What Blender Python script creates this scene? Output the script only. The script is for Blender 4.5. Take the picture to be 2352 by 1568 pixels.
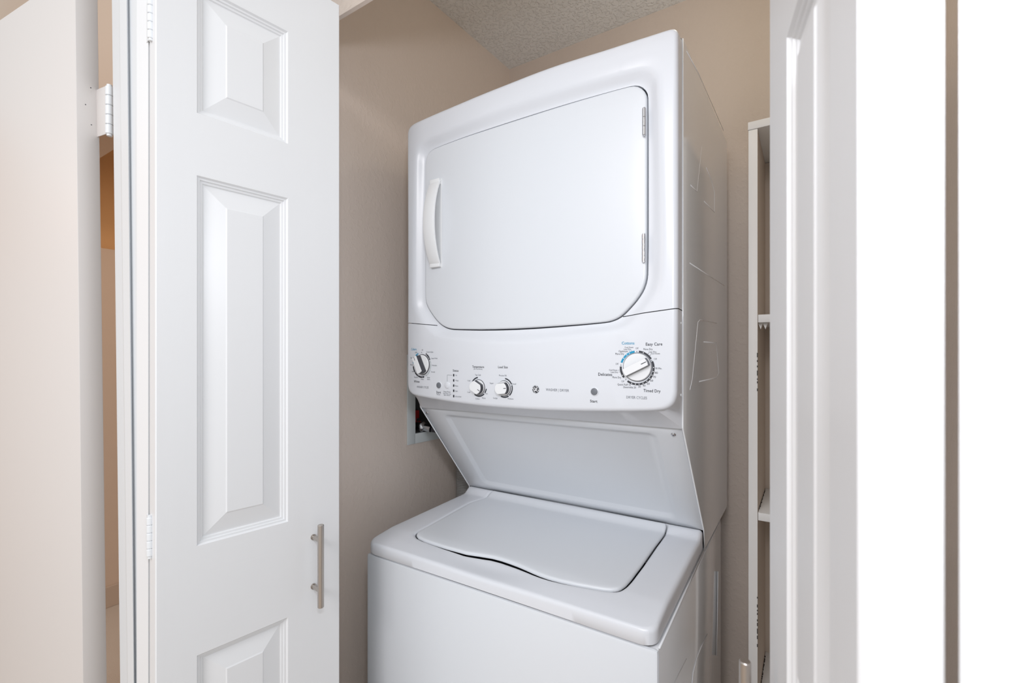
import bpy, bmesh, math, random
from mathutils import Vector, Matrix
random.seed(4)
for o in list(bpy.data.objects): bpy.data.objects.remove(o)
S = bpy.context.scene
COL = S.collection
EYE = 1.325                      # camera height above the floor
FPX, YAW, CX, CY = 1066.0, math.radians(32.4), 1176.0, 814.0

# ------------------------------------------------------------------ camera
cd = bpy.data.cameras.new('camera'); cam = bpy.data.objects.new('camera', cd); COL.objects.link(cam)
cam.location = (0, 0, EYE); cam.rotation_euler = (math.pi/2, 0, YAW)
cd.sensor_width = 36; cd.lens = FPX/2352*36; cd.shift_y = (CY-784)/2352
cd.clip_start = .02; cd.clip_end = 50
cd.dof.use_dof = True; cd.dof.focus_distance = 1.05; cd.dof.aperture_fstop = 5.0
S.camera = cam
# ------------------------------------------------------------------ light
S.view_settings.view_transform = 'Standard'; S.view_settings.look = 'None'
S.view_settings.gamma = 1; S.view_settings.exposure = 0.05; S.view_settings.use_curve_mapping = False
w = bpy.data.worlds.new('world'); S.world = w; w.use_nodes = True
bg = w.node_tree.nodes['Background']; bg.inputs[0].default_value = (.93, .98, 1, 1); bg.inputs[1].default_value = .78
def area(name, loc, size, power, col, rot):
    l = bpy.data.lights.new(name, 'AREA'); l.shape = 'DISK'; l.size = size; l.energy = power; l.color = col
    o = bpy.data.objects.new(name, l); o.location = loc; o.rotation_euler = rot; COL.objects.link(o); return o
area('camera_flash', (.08, -.03, EYE+.32), .13, 3.5, (.88, .92, 1), (math.radians(86), 0, math.radians(30)))
area('room_fill_light', (-.3, -1.6, 2.44), 1.0, 33, (1, .96, .97), (math.radians(25), 0, 0))  # unseen overhead fill, added to balance the light

pl = bpy.data.lights.new('closet_fill_light', 'POINT'); pl.energy = 1.25; pl.color = (1, .95, .80); pl.shadow_soft_size = .07  # fill added inside the closet, no visible fixture
po = bpy.data.objects.new('closet_fill_light', pl); po.location = (-.12, 1.08, EYE+.95); COL.objects.link(po)
area('hall_warm_fill', (-2.1, -1.1, 2.2), .35, 1.2, (1, .55, .32), (math.radians(50), 0, math.radians(-35)))  # added warm fill that tints the flush door's face
area('side_room_fill', (-2.3, 1.35, 2.35), .35, 4.5, (1, .78, .58), (0, 0, 0))  # unseen fill added to brighten the room behind the flush door
# ------------------------------------------------------------------ pixel ray helpers (real points at known depth)
cs, sn = math.cos(YAW), math.sin(YAW)
def ray(u, v):
    a = (u-CX)/FPX; b = (CY-v)/FPX
    return (a*cs-sn, a*sn+cs, b)
def atY(u, v, Y): q = ray(u, v); k = Y/q[1]; return Vector((q[0]*k, Y, q[2]*k+EYE))
def atX(u, v, X): q = ray(u, v); k = X/q[0]; return Vector((X, q[1]*k, q[2]*k+EYE))
# ------------------------------------------------------------------ helpers
def tag(o, label=None, cat=None, group=None, kind=None):
    if label: o['label'] = label
    if cat: o['category'] = cat
    if group: o['group'] = group
    if kind: o['kind'] = kind
    return o
def link(name, me, mats=None, parent=None):
    o = bpy.data.objects.new(name, me); COL.objects.link(o)
    for m in (mats if isinstance(mats, (list, tuple)) else [mats]): me.materials.append(m)
    if parent: o.parent = parent
    return o
def obj(name, bm, mats, parent=None, smooth=False, recalc=True):
    if recalc: bmesh.ops.recalc_face_normals(bm, faces=bm.faces)
    me = bpy.data.meshes.new(name); bm.to_mesh(me); bm.free()
    if smooth:
        me.polygons.foreach_set('use_smooth', [True]*len(me.polygons))
        if smooth is not True: me.set_sharp_from_angle(angle=math.radians(smooth))
    return link(name, me, mats, parent)
def empty(name, loc=(0, 0, 0)):
    o = bpy.data.objects.new(name, None); o.location = loc; o.empty_display_size = .1; COL.objects.link(o); return o
def box(bm, x0, x1, y0, y1, z0, z1, bev=0, mat=0):
    vs = [bm.verts.new((x, y, z)) for x in (x0, x1) for y in (y0, y1) for z in (z0, z1)]
    fs = [bm.faces.new([vs[i] for i in f]) for f in ((0,1,3,2),(4,6,7,5),(0,4,5,1),(2,3,7,6),(0,2,6,4),(1,5,7,3))]
    for f in fs: f.material_index = mat
    if bev:
        es = list({e for f in fs for e in f.edges})
        r = bmesh.ops.bevel(bm, geom=es, offset=bev, segments=2, affect='EDGES', profile=.5)
        for f in r['faces']: f.material_index = mat
    return fs
def prism(bm, bot, top, bev=0):
    """solid between two same-length polygons"""
    a = [bm.verts.new(p) for p in bot]; b = [bm.verts.new(p) for p in top]; n = len(a)
    fs = [bm.faces.new(a), bm.faces.new(b)]+[bm.faces.new((a[i], a[(i+1) % n], b[(i+1) % n], b[i])) for i in range(n)]
    if bev: bmesh.ops.bevel(bm, geom=list({e for f in fs for e in f.edges}), offset=bev, segments=2, affect='EDGES', profile=.5)
def tube(bm, pts, r, n=12, caps=True, rs=None):
    pts = [Vector(p) for p in pts]; rings = []; prev = None
    for i, p in enumerate(pts):
        t = (pts[min(i+1, len(pts)-1)]-pts[max(i-1, 0)]).normalized()
        if prev is None:
            ref = Vector((0, 0, 1)) if abs(t.z) < .9 else Vector((1, 0, 0)); a = t.cross(ref).normalized()
        else: a = (prev-t*prev.dot(t)).normalized()
        prev = a; b = t.cross(a); rr = rs[i] if rs else r
        rings.append([bm.verts.new(p+a*rr*math.cos(2*math.pi*k/n)+b*rr*math.sin(2*math.pi*k/n)) for k in range(n)])
    for A, B in zip(rings, rings[1:]):
        for k in range(n): bm.faces.new((A[k], A[(k+1) % n], B[(k+1) % n], B[k]))
    if caps: bm.faces.new(rings[0]); bm.faces.new(rings[-1])
# ------------------------------------------------------------------ materials
def mat(name, col, rough=.5, metal=0, bump=None, coat=0, spec=.5):
    m = bpy.data.materials.new(name); m.use_nodes = True; nt = m.node_tree; b = nt.nodes['Principled BSDF']
    b.inputs['Base Color'].default_value = (*col, 1); b.inputs['Roughness'].default_value = rough
    b.inputs['Metallic'].default_value = metal; b.inputs['Coat Weight'].default_value = coat
    b.inputs['Coat Roughness'].default_value = .06; b.inputs['Specular IOR Level'].default_value = spec
    if bump:
        kind, scale, strength, dist = bump[:4]; st = bump[4] if len(bump) > 4 else (1, 1, 1)
        tc = nt.nodes.new('ShaderNodeTexCoord'); mp = nt.nodes.new('ShaderNodeMapping'); mp.inputs['Scale'].default_value = st
        nt.links.new(tc.outputs['Object'], mp.inputs['Vector'])
        n = nt.nodes.new('ShaderNodeTexNoise'); n.inputs['Scale'].default_value = scale; n.inputs['Detail'].default_value = 3 if kind != 'soft' else 1
        if len(bump) > 5: n.inputs['Distortion'].default_value = bump[5]
        nt.links.new(mp.outputs[0], n.inputs['Vector'])
        src = n.outputs['Fac']
        if kind == 'ramp':
            r = nt.nodes.new('ShaderNodeValToRGB'); r.color_ramp.elements[0].position = .5; r.color_ramp.elements[1].position = .62
            nt.links.new(src, r.inputs[0]); src = r.outputs[0]
        bp = nt.nodes.new('ShaderNodeBump'); bp.inputs['Strength'].default_value = strength; bp.inputs['Distance'].default_value = dist
        nt.links.new(src, bp.inputs['Height']); nt.links.new(bp.outputs[0], b.inputs['Normal'])
    return m
M = {}
M['wall'] = mat('taupe_wall_paint', (.81, .70, .62), .55, bump=('ramp', 80, .3, .0011, (1, 1, .8)))
M['wall_room'] = mat('tan_room_paint', (.66, .50, .38), .6, bump=('soft', 60, .2, .001))
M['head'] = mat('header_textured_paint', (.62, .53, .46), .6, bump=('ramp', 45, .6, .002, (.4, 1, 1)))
M['ceil'] = mat('knockdown_ceiling', (.93, .93, .92), .8, bump=('ramp', 95, .7, .003))
M['floor'] = mat('beige_carpet', (.62, .52, .43), .95, bump=('noise', 400, .6, .004))
M['door'] = mat('white_door_paint', (.775, .785, .80), .38, bump=('noise', 110, .22, .0007, (1, 1, .03)))
M['rail'] = mat('white_door_rail_paint', (.775, .785, .80), .38, bump=('noise', 110, .22, .0007, (.06, .06, 1), .6))
M['panel'] = mat('white_door_panel_paint', (.775, .785, .80), .36)
M['trim'] = mat('white_trim_paint', (.74, .76, .78), .35)
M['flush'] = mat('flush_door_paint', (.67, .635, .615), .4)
M['enamel'] = mat('white_appliance_enamel', (.685, .71, .745), .34, coat=.0)
M['enamel_side'] = mat('white_enamel_cabinet', (.80, .815, .84), .13, coat=.6)
M['plastic'] = mat('white_appliance_plastic', (.70, .72, .76), .28)
M['knob'] = mat('white_knob_plastic', (.80, .81, .82), .22)
M['dark'] = mat('dark_grey_plastic', (.045, .045, .055), .35)
M['gap'] = mat('dark_seam_gasket', (.05, .055, .065), .7)
M['btn'] = mat('grey_button_plastic', (.16, .17, .19), .45)
M['ink'] = mat('dark_print_ink', (.025, .027, .035), .5)
M['ink2'] = mat('grey_print_ink', (.16, .17, .19), .5)
M['blue'] = mat('blue_print_ink', (.0, .27, .47), .5)
M['lgrey'] = mat('pale_grey_print_ink', (.45, .49, .50), .5)
M['wink'] = mat('white_print_ink', (.85, .86, .88), .5)
M['chrome'] = mat('chrome', (.58, .58, .60), .2, 1)
M['nickel'] = mat('brushed_nickel', (.50, .46, .425), .33, 1, bump=('noise', 300, .1, .0005, (1, 1, .02)))
M['shelf'] = mat('white_shelf_paint', (.88, .88, .87), .45, bump=('noise', 60, .12, .0006))
M['chip'] = mat('bare_dark_chip', (.06, .05, .045), .9)
M['pvc'] = mat('white_outlet_box_plastic', (.72, .76, .76), .4)
M['boxin'] = mat('grey_box_inside', (.10, .10, .10), .6)
M['red'] = mat('red_valve_handle', (.35, .01, .01), .4)
M['hose'] = mat('grey_corrugated_hose', (.33, .32, .31), .5)

# ------------------------------------------------------------------ the room shell
YB = 1.56                          # back wall
YH0, YH1 = .65, .659               # header over the closet opening
ZH = EYE+.735; ZC = EYE+1.139
XR = .235
XL0 = -1.002; SLOPE = .0494        # left wall is a touch out of square
def xleft(y): return XL0-SLOPE*(YB-y)
bm = bmesh.new(); box(bm, -3.2, 2.2, -2.6, 2.2, -.06, 0); tag(obj('floor', bm, M['floor']), kind='structure')
bm = bmesh.new(); box(bm, -1.2, .35, YH1, YB+.1, ZC, ZC+.08)
tag(obj('ceiling', bm, M['ceil']), kind='structure')
bm = bmesh.new(); box(bm, -1.1, .35, YB, YB+.1, 0, ZC); tag(obj('wall_back', bm, M['wall']), kind='structure')
bm = bmesh.new(); box(bm, XR, XR+.1, YH1, YB, 0, ZC); tag(obj('wall_right', bm, M['wall']), kind='structure')
# left wall with the hole for the outlet box
BY0, BY1, BZ0, BZ1 = 1.052, 1.26, EYE-.247, EYE-.06
bm = bmesh.new()
def wl(y0, y1, z0, z1):
    prism(bm, [(xleft(y0), y0, z0), (xleft(y1), y1, z0), (xleft(y1)-.1, y1, z0), (xleft(y0)-.1, y0, z0)],
              [(xleft(y0), y0, z1), (xleft(y1), y1, z1), (xleft(y1)-.1, y1, z1), (xleft(y0)-.1, y0, z1)])
wl(YH1, BY0, 0, ZC); wl(BY1, YB, 0, ZC); wl(BY0, BY1, 0, BZ0); wl(BY0, BY1, BZ1, ZC)
bmesh.ops.remove_doubles(bm, verts=bm.verts, dist=1e-5)
tag(obj('wall_left', bm, M['wall']), kind='structure')
# header wall over the opening, front walls either side
bm = bmesh.new(); box(bm, -1.052, XR-.005, YH0, YH1, ZH, 3.3)
bm.normal_update()
bmesh.ops.recalc_face_normals(bm, faces=bm.faces)
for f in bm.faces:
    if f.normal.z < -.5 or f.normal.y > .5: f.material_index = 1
tag(obj('wall_header', bm, [M['head'], M['wall']]), kind='structure')
bm = bmesh.new(); box(bm, -3.2, -1.052, .52, .64, EYE+.735, 3.3); tag(obj('wall_over_doorway', bm, M['wall_room']), kind='structure')
bm = bmesh.new(); box(bm, XR-.005, 2.2, YH0, YH1, 0, 3.3); tag(obj('wall_front_right', bm, M['head']), kind='structure')
bm = bmesh.new(); box(bm, -1.12, -1.052, .42, YH1, 0, 3.3); tag(obj('wall_front_left', bm, M['head']), kind='structure')
# the room seen behind the flush door
bm = bmesh.new(); box(bm, -3.2, -3.1, -2.6, 2.2, 0, EYE+.555); tag(obj('wall_far_left', bm, M['wall_room']), kind='structure')
bm = bmesh.new(); box(bm, -3.2, -3.16, -2.6, 2.2, EYE+.555, 2.6)
m_or = mat('ochre_room_paint', (.72, .40, .17), .6); tag(obj('wall_soffit_recess', bm, m_or), kind='structure')
bm = bmesh.new(); box(bm, -3.2, -1.12, 2.1, 2.2, 0, 2.6); tag(obj('wall_far_back', bm, M['wall_room']), kind='structure')
bm = bmesh.new(); box(bm, -3.2, -1.05, YH1, 2.2, 2.56, 2.62); tag(obj('ceiling_side_room', bm, M['ceil']), kind='structure')
bm = bmesh.new(); box(bm, -3.1, -3.085, -2.6, 2.2, 0, .11, .003)
tag(obj('baseboard_left', bm, mat('beige_baseboard', (.55, .42, .32), .5)), kind='structure')

# ------------------------------------------------------------------ flush door (left) with butt hinge, and the door post
def P(u, v, Y): return atY(u, v, Y)
def lean_x(u0, u1, Y):             # X at the picture's top and bottom row for a slightly out of plumb post
    return atY(u0, 0, Y), atY(u1, 1568, Y)
def stretch(pt, pb, z0, z1):
    def f(z): t = (z-pb.z)/(pt.z-pb.z); return (pb.x+(pt.x-pb.x)*t, pb.y+(pt.y-pb.y)*t, z)
    return f(z0), f(z1)
door1 = tag(empty('door_1', (-1.12, .30, 0)), 'flat white flush door standing open at the far left', 'door', kind='structure')
def local(o, root):
    if o.parent == root: o.matrix_parent_inverse = Matrix.Translation(-Vector(root.location))
    return o
a_t, a_b = lean_x(172.5, 190.3, .2865); b_t, b_b = lean_x(225, 246, .3215)
zt = EYE+.702
a0, a1 = stretch(a_t, a_b, .012, zt); b0, b1 = stretch(b_t, b_b, .012, zt)
dl = Vector((-.80, -.105, 0))
bm = bmesh.new()
prism(bm, [a0, b0, Vector(b0)+dl, Vector(a0)+dl], [a1, b1, Vector(b1)+dl, Vector(a1)+dl], .0015)
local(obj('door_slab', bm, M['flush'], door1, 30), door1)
# butt hinge: leaf plate on the slab edge, five knuckles
def knuckle_hinge(parent, root, px, v0, v1, Y, r, n, plates=None, name='hinge', m=None, gapu=.0006):
    m = m or M['trim']; pt = P(px, v0, Y); pb = P(px, v1, Y)
    bm = bmesh.new(); L = (pt-pb)/n
    for i in range(n):
        a = pb+L*i; b = pb+L*(i+1); g = (b-a).normalized()*gapu
        tube(bm, [a+g, a+g*2.2, b-g*2.2, b-g], r, 14, rs=[r*.88, r, r, r*.88])
    tube(bm, [pb-(pt-pb).normalized()*.003, pt+(pt-pb).normalized()*.003], r*.7, 12)
    if plates:
        for q in plates: box(bm, *q, .0006)
    return local(obj(name, bm, m, parent, 35), root)
hY = .3265
h = knuckle_hinge(door1, door1, 251.5, 199, 309, hY, .0062, 5)
kp = P(251.5, 199, hY); kb = P(251.5, 309, hY); z0, z1 = kb.z, kp.z
bm = bmesh.new()                   # leaf plate wraps from the slab edge to the knuckles
ex = stretch(a_t, a_b, (z0+z1)/2, 1)[0]; eb = stretch(b_t, b_b, (z0+z1)/2, 1)[0]
pl = [(eb[0]-.001, eb[1]-.0045), (kp.x, hY-.0045), (kp.x, hY-.003), (eb[0]-.001, eb[1]-.003)]
prism(bm, [(x, y, z0) for x, y in pl], [(x, y, z1) for x, y in pl], .0005)
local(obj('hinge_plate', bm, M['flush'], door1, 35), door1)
for (u, v) in ((208.5, 201.5), (196.5, 240), (210, 286.5)):
    yy_ = .302 if u > 200 else .2935; c = P(u, v, yy_)
    bm = bmesh.new(); bmesh.ops.create_icosphere(bm, subdivisions=1, radius=.0011, matrix=Matrix.Translation(c))
    local(obj('screw', bm, M['dark'], door1), door1)
# door post with a stepped casing profile
bm = bmesh.new(); prof = [(257, 276, .327), (273, 292, .325), (274.5, 293.5, .322), (291, 307, .322), (295, 310, .327), (330, 330, .329)]
tops = []; bots = []
for ut, ub, Y in prof:
    t, b = lean_x(ut, ub, Y); p0, p1 = stretch(t, b, 0, 2.3); bots.append(p0); tops.append(p1)
bots += [(bots[-1][0], .42, 0), (bots[0][0], .42, 0)]; tops += [(tops[-1][0], .42, 2.3), (tops[0][0], .42, 2.3)]
prism(bm, bots, tops); trim1 = tag(obj('trim_1', bm, M['trim']), 'white stepped door casing between the flush door and the left bifold', 'trim', kind='structure')

# ------------------------------------------------------------------ bifold closet doors
LW, TH = .305, .035
Z0L, Z1L = .02, EYE+.714
PAN = [(EYE+.395, EYE+.605), (EYE-.313, EYE+.293), (EYE-1.10, EYE-.492)]
def bifold_leaf(root, hinge, free, outward, mirror=False, detail=True):
    """hinge, free: (x, y) of the panelled face's two edges; outward: +1/-1 side of the face normal"""
    hx = Vector((*hinge, 0)); d = (Vector((*free, 0))-hx); w = d.length; d.normalize()
    n = Vector((0, 0, 1)).cross(d)*outward              # points out of the panelled face
    def T(s, z, o): q = hx+d*s+n*o; return (q.x, q.y, z)
    s0, s1 = .18*w, .66*w
    if detail is None: s0, s1 = .34*w, .82*w
    bm = bmesh.new()
    sx = [0, s0, s1, w]; zz = [Z0L]
    for a, b in sorted(PAN): zz += [a, b]
    zz.append(Z1L)
    g = {}
    e = .0015
    for i, s in enumerate(sx):
        for j, z in enumerate(zz): g[i, j] = bm.verts.new(T(s+(e if i == 0 else -e if i == 3 else 0), z+(e if j == 0 else -e if j == 7 else 0), 0))
    for i in range(3):
        for j in range(7):
            if i == 1 and j in (1, 3, 5): continue
            f = bm.faces.new((g[i, j], g[i+1, j], g[i+1, j+1], g[i, j+1])); f.material_index = 1 if i == 1 else 0
    per = [(i, 0) for i in range(4)]+[(3, j) for j in range(1, 8)]+[(i, 7) for i in (2, 1, 0)]+[(0, j) for j in range(6, 0, -1)]
    A = [g[k] for k in per]
    def outer(o): return [bm.verts.new(T(sx[i], zz[j], o)) for i, j in per]
    B = outer(-e); Cc = outer(-TH)
    for X_, Y_ in ((A, B), (B, Cc)):
        for k in range(len(per)): bm.faces.new((X_[k], X_[(k+1) % len(per)], Y_[(k+1) % len(per)], Y_[k]))
    bm.faces.new(Cc)
    leaf = local(obj('door_leaf', bm, [M['door'], M['rail']], root), root)
    prof = [(0, 0), (.0022, -.0035), (.0052, -.0038), (.0062, -.0062), (.0095, -.0066), (.0108, -.0088), (.0125, -.0088), (.0425, -.0018), (.0445, -.0005)]
    for a, b in PAN:
        pm = bmesh.new(); rings = []
        for q, o in prof:
            rings.append([pm.verts.new(T(s, z, o)) for s, z in ((s0+q, a+q), (s1-q, a+q), (s1-q, b-q), (s0+q, b-q))])
        for R0, R1 in zip(rings, rings[1:]):
            for k in range(4): pm.faces.new((R0[k], R0[(k+1) % 4], R1[(k+1) % 4], R1[k]))
        pm.faces.new(rings[-1])
        local(obj('panel', pm, M['panel'], leaf), root)
    return leaf, T, w
def bar_handle(leaf, root, T, s, zc, L=.158, post=.096, out=.030):
    bm = bmesh.new(); r = .0058
    tube(bm, [T(s, zc-L/2, out), T(s, zc-L/2+.001, out), T(s, zc+L/2-.001, out), T(s, zc+L/2, out)], r, 20, rs=[r*.85, r, r, r*.85])
    for q in (-1, 1):
        z = zc+q*post/2; tube(bm, [T(s, z, -.001), T(s, z, .003), T(s, z, .0031), T(s, z, out)], .004, 14, rs=[.0056, .0056, .0042, .0042])
    local(obj('bar_handle', bm, M['nickel'], leaf, 35), root)
def meet(u, pt, w, sgn):           # point on the sight line of column u at distance w from pt
    q = ray(u, 800); a = q[0]**2+q[1]**2; b = -2*(q[0]*pt[0]+q[1]*pt[1]); c = pt[0]**2+pt[1]**2-w*w
    k = (-b-sgn*math.sqrt(b*b-4*a*c))/(2*a); return (q[0]*k, q[1]*k)
q = ray(780, 800); freeC = (q[0]*.612/q[1], .612)
hingC = meet(357, freeC, LW, 1)
door2 = tag(empty('door_2', (hingC[0], hingC[1], 0)), 'white panelled bifold closet door folded open left of the appliance', 'door', kind='structure')
leafC, TC, wC = bifold_leaf(door2, hingC, freeC, -1)
bar_handle(leafC, door2, TC, .819*wC, (EYE+(-.325)-.079), .158)
# its folded partner leaf, back to back, running to the left jamb
dC = (Vector((*freeC, 0))-Vector((*hingC, 0))).normalized(); nC = Vector((0, 0, 1)).cross(dC)*-1
hb = Vector((*hingC, 0))-nC*(TH+.004)
dB = (Matrix.Rotation(math.radians(15), 3, 'Z') @ dC)
nB = Vector((0, 0, 1)).cross(dB)
hB0 = hb+nB*TH-dC*.001; fB0 = hB0+dB*LW
leafB, TB, wB = bifold_leaf(door2, (hB0.x, hB0.y), (fB0.x, fB0.y), 1)
kY = hb.y-.004
for v0, v1 in ((-5, 90), (1187, 1277)):
    knuckle_hinge(leafC, door2, 346.5-(v0 > 900)*2.5, v0, v1, kY, .0046, 5)
for v0 in (-5, 1187):
    zt_, zb_ = P(345, v0, kY).z, P(345, v0+91, kY).z
    bm = bmesh.new(); c = hb-dC*.0012
    prism(bm, [Vector((c.x, c.y, zb_))+nC*.018, Vector((c.x, c.y, zb_))-nC*.016, Vector((c.x, c.y, zb_))-nC*.016-dC*.0012, Vector((c.x, c.y, zb_))+nC*.018-dC*.0012],
              [Vector((c.x, c.y, zt_))+nC*.018, Vector((c.x, c.y, zt_))-nC*.016, Vector((c.x, c.y, zt_))-nC*.016-dC*.0012, Vector((c.x, c.y, zt_))+nC*.018-dC*.0012])
    local(obj('hinge_plate', bm, M['trim'], leafC), door2)
# right pair
q = ray(1768, 800); freeD = (q[0]*.60/q[1], .60)
hingD = meet(1972, freeD, LW, 1)
door3 = tag(empty('door_3', (hingD[0], hingD[1], 0)), 'white panelled bifold closet door folded open close at the right', 'door', kind='structure')
leafD, TD, wD = bifold_leaf(door3, hingD, freeD, 1)
bar_handle(leafD, door3, TD, .819*wD, EYE-.32-.079)
dD = (Vector((*freeD, 0))-Vector((*hingD, 0))).normalized(); nD = Vector((0, 0, 1)).cross(dD)
q = ray(2204, 800); bE = Vector((q[0]*.305/q[1], .305, 0))
dE = Vector((.2, .975, 0)).normalized(); nE = Vector((0, 0, 1)).cross(dE)*-1
hE0 = bE+nE*TH; fE0 = hE0+dE*LW
leafE, TE, wE = bifold_leaf(door3, (hE0.x, hE0.y), (fE0.x, fE0.y), -1)
mid = (Vector((*hingD, 0))-nD*TH+bE)/2
for zc in (EYE+.55, EYE-.85):
    bm = bmesh.new()
    for i in range(5): tube(bm, [(mid.x, mid.y+.004, zc-.032+.0128*i+.0004), (mid.x, mid.y+.004, zc-.032+.0128*(i+1)-.0004)], .0035, 12)
    local(obj('hinge', bm, M['trim'], leafD, 35), door3)
# track under the header and jambs
bm = bmesh.new(); box(bm, -1.045, -1.027, YH0-.02, YH1, 0, ZH, .002)
tag(obj('trim_2', bm, M['trim']), 'white left jamb of the closet opening', 'trim', kind='structure')
bm = bmesh.new(); box(bm, XR-.03, XR-.006, YH0-.02, YH1, 0, ZH, .002)
tag(obj('trim_3', bm, M['trim']), 'white right jamb of the closet opening', 'trim', kind='structure')

# ------------------------------------------------------------------ stacked washer and dryer
XL, XRT = -.878, -.198
XM = (XL+XRT)/2
ROOT = tag(empty('stacked_washer_dryer', (XM, 1.1, 0)), 'white stacked washer and dryer with a knob panel between them', 'appliance')
def part(o): return local(o, ROOT)
YF = .868
def surf(x): t = (x-XM)/.34; return YF-.010*max(0, 1-t*t)
def onf(u, v):
    Y = YF
    for _ in range(8): p = atY(u, v, Y); Y = surf(p.x)
    return p.x, p.z
def smooth_closed(pts, n):
    """closed polyline resampled to n points"""
    m = len(pts); L = [0]
    for i in range(m): L.append(L[-1]+math.dist(pts[i], pts[(i+1) % m]))
    out = []
    j = 0
    for k in range(n):
        s = L[-1]*k/n
        while L[j+1] < s: j += 1
        t = (s-L[j])/(L[j+1]-L[j]); a = pts[j]; b = pts[(j+1) % m]
        out.append((a[0]+(b[0]-a[0])*t, a[1]+(b[1]-a[1])*t))
    return out
def chaikin(pts, it=2, minlen=0):
    for _ in range(it):
        o = []
        for i in range(len(pts)):
            a, b = pts[i], pts[(i+1) % len(pts)]
            o += [(a[0]*.75+b[0]*.25, a[1]*.75+b[1]*.25), (a[0]*.25+b[0]*.75, a[1]*.25+b[1]*.75)]
        pts = o
    return pts
DOORPX = [(970.4,400),(970.8,367),(974.5,354),(979.6,346),(986.7,340),(1002,333),(1060,311),(1123,290),(1201,264.5),(1300,233),(1400,203.8),(1440,193),(1451,190.8),(1463.8,192.5),
          (1474,199.5),(1480,209),(1482,221),(1481.5,400),(1481,625),(1478.4,644.6),(1471.4,665),(1457.4,686.7),(1438,708.4),(1424,722.4),(1412.8,730),(1400,735.2),(1387,738.5),
          (1315,745),(1200,753),(1111,756),(1050,755.5),(1029,754.5),(1017,751),(1006.7,744.5),(997.6,736),(985.3,719.6),(977,706),(972,694),(970.5,684),(970.5,640)]
NR = 220
door = smooth_closed(chaikin([onf(*p) for p in DOORPX], 1), NR)
OUTPX = [(933.8,880),(934,741),(934,500),(933.9,310),(935,297),(941,287.4),(951,280.3),(971.4,271),(988,263.4),(1041,240.5),(1100,215),(1168,187.8),(1225,165),(1283,144),(1340,126),(1400,107.6),(1451,90.8),(1500,75.5),
         (1540,62.5),(1549,62),(1555,67),(1556.5,78),(1556.5,400),(1556,708),(1554.5,895),(1553,912),(1547,928),(1536,938),(1520,943),(1480,945.5),(1391,946),(1270,944.5),(1200,941),(1150,937.5),(1092,932.5),(1030,924),(977,914.5),(952,909.5),(941,904),(935.5,895)]
outr = chaikin([onf(*p) for p in OUTPX], 1)
cxd = (sum(p[0] for p in door)/NR, sum(p[1] for p in door)/NR)
cxd = (XM, EYE+.22)
def hit(poly, c, d):
    best = None; n = len(poly)
    for i in range(n):
        (x1, y1), (x2, y2) = poly[i], poly[(i+1) % n]
        ex_, ey_ = x2-x1, y2-y1; den = d[0]*ey_-d[1]*ex_
        if abs(den) < 1e-12: continue
        t = ((x1-c[0])*ey_-(y1-c[1])*ex_)/den; s = ((x1-c[0])*d[1]-(y1-c[1])*d[0])/den
        if t > 0 and -1e-9 <= s <= 1+1e-9 and (best is None or t < best): best = t
    return best
ZCB = EYE-.142; YC = .922
# extra rays aimed exactly at the outer corners
ths = []
for p in door: ths.append(math.atan2(p[1]-cxd[1], p[0]-cxd[0]))
for p in outr: ths.append(math.atan2(p[1]-cxd[1], p[0]-cxd[0]))
for p in ((XL, ZCB), (XRT, ZCB), (XL, EYE+.60), (XRT, EYE+.60)): ths.append(math.atan2(p[1]-cxd[1], p[0]-cxd[0]))
ths = sorted(ths); t2 = [ths[0]]
for t in ths[1:]:
    if t-t2[-1] > .004: t2.append(t)
ths = t2
topz = lambda x: EYE+.600+.013*(1-((x-XM)/.34)**2)
cab = [(XL+.002, ZCB), (XRT-.002, ZCB)]+[(XRT-.002-(XRT-XL-.004)*k/10, topz(XRT-(XRT-XL)*k/10)) for k in range(11)]
DI, DO, CB = [], [], []
for t in ths:
    d = (math.cos(t), math.sin(t))
    DI.append((cxd, d, hit(door, cxd, d))); DO.append(hit(outr, cxd, d)); CB.append(hit(cab, cxd, d))
def pt(i, r): c, d, _ = DI[i]; return c[0]+d[0]*r, c[1]+d[1]*r
bm = bmesh.new(); rings = []
GAP = .0030
def gut(s): t = min(1, max(0, s/.034)); return .0140*(1-t*t*(3-2*t))
N = len(ths)
def ring(fr):
    rings.append([bm.verts.new(fr(i)) for i in range(N)])
def f0(i): x, z = pt(i, DI[i][2]+GAP); return (x, surf(x)+.024, z)
ring(f0)
for s in (0, .003, .007, .012, .017, .022, .027, .034):
    def f1(i, s=s):
        r0 = DI[i][2]+GAP; rm = DO[i]-.010; r = r0+min(s, .8*(rm-r0)); x, z = pt(i, r)
        k = s/.034*min(.034, .8*(rm-r0)) if False else s
        return (x, surf(x)+gut(k), z)
    ring(f1)
for k in (.34, .67, 1):
    def f2(i, k=k):
        r0 = DI[i][2]+GAP; rm = DO[i]-.010; a = r0+min(.034, .8*(rm-r0)); r = a+(rm-a)*k; x, z = pt(i, r); return (x, surf(x), z)
    ring(f2)
for an in (22, 45, 67, 90):
    def f3(i, an=an):
        a = math.radians(an); r = DO[i]-.010+.010*math.sin(a); x, z = pt(i, r); return (x, surf(pt(i, DO[i]-.01)[0])+.010*(1-math.cos(a)), z)
    ring(f3)
def f4(i): x, z = pt(i, CB[i]); return (x, YC, z)
ring(f4)
for A, B in zip(rings, rings[1:]):
    for k in range(N): bm.faces.new((A[k], A[(k+1) % N], B[(k+1) % N], B[k]))
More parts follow.
